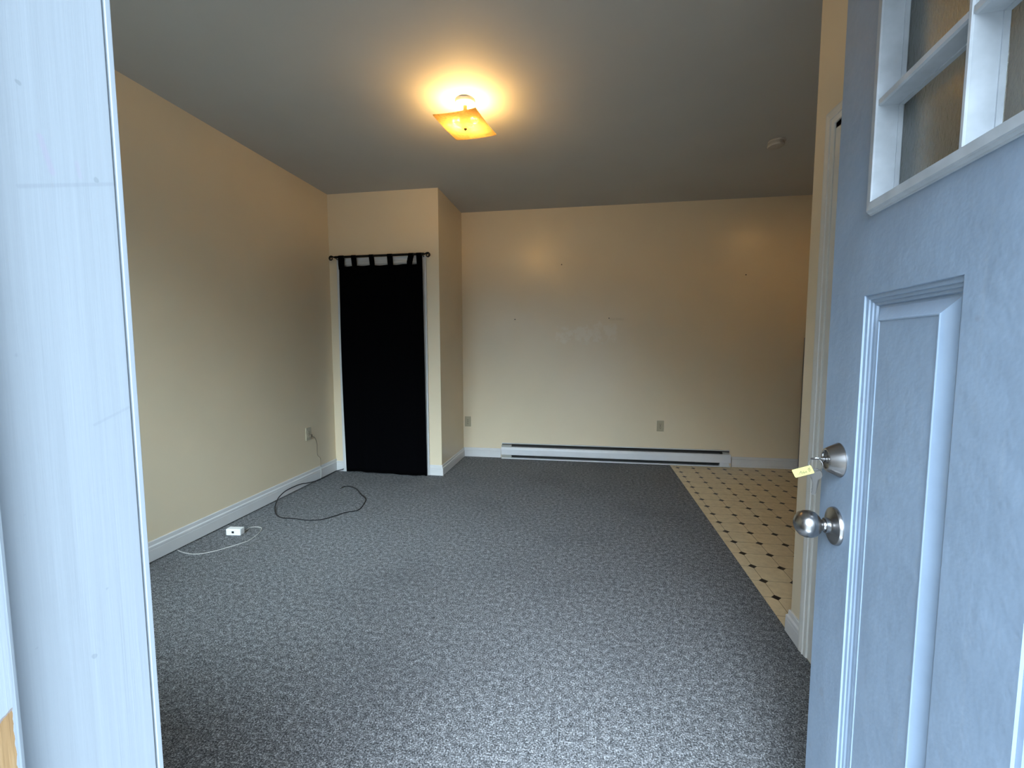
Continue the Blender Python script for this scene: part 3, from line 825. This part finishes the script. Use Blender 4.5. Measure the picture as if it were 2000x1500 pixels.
outlet('wall_outlet', (-1.354, YB, 0.412), (1, 0, 0), (0, -1, 0), 0.073, 0.118, IVORYD, 'beige wall outlet tucked into the back wall corner beside the closet')
outlet('wall_outlet', (0.811, YB, 0.416), (1, 0, 0), (0, -1, 0), 0.073, 0.118, IVORYD, 'beige wall outlet above the right half of the heater')
outlet('wall_outlet', (XL, 3.787, 0.474), (0, 1, 0), (1, 0, 0), 0.080, 0.118, IVORY, 'pale wall outlet on the left wall with a cord plugged in')

# cords
pc = thing('power_cord', (XL+0.02, 3.80, 0.468), 'thin beige power cord hanging from the left wall outlet to the floor', 'cord')
b = BM(); box(b, (XL+0.0085, 3.782, 0.440), (XL+0.030, 3.808, 0.466), 0.004); fin('plug', b, BCORD, pc)
b = BM()
tube(b, catmull([(XL+0.030, 3.796, 0.452), (XL+0.044, 3.825, 0.425), (XL+0.030, 3.872, 0.360), (XL+0.016, 3.893, 0.290), (XL+0.014, 3.903, 0.240), (XL+0.018, 3.935, 0.205), (XL+0.016, 3.940, 0.150), (XL+0.021, 3.938, 0.118)], 8), 0.0024, 8)
fin('wire', b, BCORD, pc, True)
b = BM(); tube(b, catmull([(XL+0.021, 3.938, 0.119), (XL+0.0195, 3.937, 0.070), (XL+0.019, 3.935, 0.025), (XL+0.0187, 3.925, 0.004), (XL+0.0187, 3.88, 0.0028)], 8), 0.0024, 8)
lbl(fin('wire', b, WCORD, pc, True), 'pale lower length of the cord in front of the baseboard')

cx = thing('coaxial_cable', (-2.2, 3.3, 0.0), 'black coaxial cable lying in a loop on the carpet by the left wall', 'cable')
R = 0.0042
pts = [(-2.449, 4.205, 0.030), (-2.480, 4.19, 0.022), (-2.522, 4.16, 0.012), (-2.528, 4.05, 0.006), (-2.527, 3.93, 0.005), (-2.527, 3.82, 0.012), (-2.528, 3.70, 0.030), (-2.526, 3.62, 0.048), (-2.524, 3.53, 0.056), (-2.518, 3.40, 0.058), (-2.500, 3.30, 0.050), (-2.474, 3.22, 0.036), (-2.42, 3.12, 0.014),
       (-2.325, 3.008, 0.0045), (-2.230, 2.955, 0.0045), (-2.135, 2.956, 0.0045), (-2.022, 2.943, 0.0045), (-1.930, 2.968, 0.0045), (-1.873, 3.038, 0.0045), (-1.822, 3.132, 0.0045), (-1.752, 3.200, 0.0045), (-1.781, 3.348, 0.0045), (-1.824, 3.455, 0.0045), (-1.925, 3.560, 0.0045), (-2.020, 3.674, 0.0045), (-2.112, 3.735, 0.006), (-2.165, 3.735, 0.007), (-2.178, 3.70, 0.006)]
b = BM(); tube(b, catmull(pts, 8), R, 10); fin('jacket', b, BLACKR, cx, True)
b = BM(); lathe(b, [(0, -0.004), (0.0048, -0.004), (0.0048, 0.010), (0.0062, 0.011), (0.0062, 0.020), (0.005, 0.021), (0.0015, 0.0215), (0.0012, 0.026), (0, 0.026)], (-2.178, 3.70, 0.0065), (-0.25, -1, 0), 12)
fin('connector', b, STEEL, cx, True)

# white sensor box on the carpet
bx = thing('sensor_box', (-2.37, 2.65, 0.0), 'small white plastic box with a dark square port on the carpet by the left baseboard', 'device')
ang = math.atan2(0.012, 0.105)
bm_ = basis((math.cos(ang), math.sin(ang), 0), (-math.sin(ang), math.cos(ang), 0), (0, 0, 1), (-2.410, 2.616, 0))
b = BM(); t = BM(); box(t, (0, 0, 0.001), (0.102, 0.046, 0.046), 0.005); merge(b, t, bm_); fin('case', b, WPLAST, bx)
b = BM(); t = BM(); box(t, (0.040, -0.0008, 0.016), (0.057, 0.004, 0.031), 0.001); merge(b, t, bm_); fin('port', b, BLACKR, bx)
b = BM(); tube(b, catmull([(-2.325, 2.668, 0.020), (-2.322, 2.685, 0.010), (-2.339, 2.761, 0.003), (-2.288, 2.774, 0.003), (-2.251, 2.757, 0.003), (-2.215, 2.692, 0.003), (-2.196, 2.610, 0.003), (-2.199, 2.544, 0.003), (-2.243, 2.464, 0.003), (-2.290, 2.394, 0.003), (-2.340, 2.350, 0.003), (-2.397, 2.334, 0.003), (-2.485, 2.348, 0.003), (-2.536, 2.368, 0.003)], 8), 0.0024, 8)
fin('lead', b, WCORD, bx, True)

# nails in the back wall
for x, z, lb in ((-0.795, 1.589, 'tiny dark nail in the back wall, left one of the level pair'), (0.244, 1.591, 'tiny dark nail in the back wall, right one of the level pair'),
                 (-0.275, 2.181, 'tiny dark nail high on the back wall, alone above the patched plaster'), (1.622, 2.019, 'tiny dark nail high on the back wall toward the kitchen')):
    b = BM(); lathe(b, [(0, 0), (0.003, 0), (0.003, 0.006), (0.006, 0.007), (0.0055, 0.010), (0, 0.011)], (x, YB, z), (0, -1, 0), 14)
    o = fin('nail', b, NAILM, None, True); tag(o, lb, 'nail', 'nails in the back wall')

# appliance that just shows round the kitchen corner
fr = thing('refrigerator', (2.50, 4.72, 0.0), 'dark grey appliance side just showing past the right wall corner', 'appliance')
b = BM(); box(b, (2.193, 4.42, 0.03), (2.80, YB-0.03, 1.37), 0.008); fin('cabinet', b, FRIDGE, fr)
b = BM(); box(b, (2.193, 4.37, 0.06), (2.80, 4.415, 0.92), 0.006); fin('door', b, FRIDGE, fr)
b = BM(); box(b, (2.193, 4.37, 0.93), (2.80, 4.415, 1.37), 0.006); fin('door', b, FRIDGE, fr)
for sxx in (2.24, 2.75):
    for syy in (4.47, 4.97):
        b = BM(); lathe(b, [(0, -0.005), (0.018, -0.005), (0.018, 0.03), (0, 0.03)], (sxx, syy, 0), (0, 0, 1), 12); fin('foot', b, BLACKR, fr)
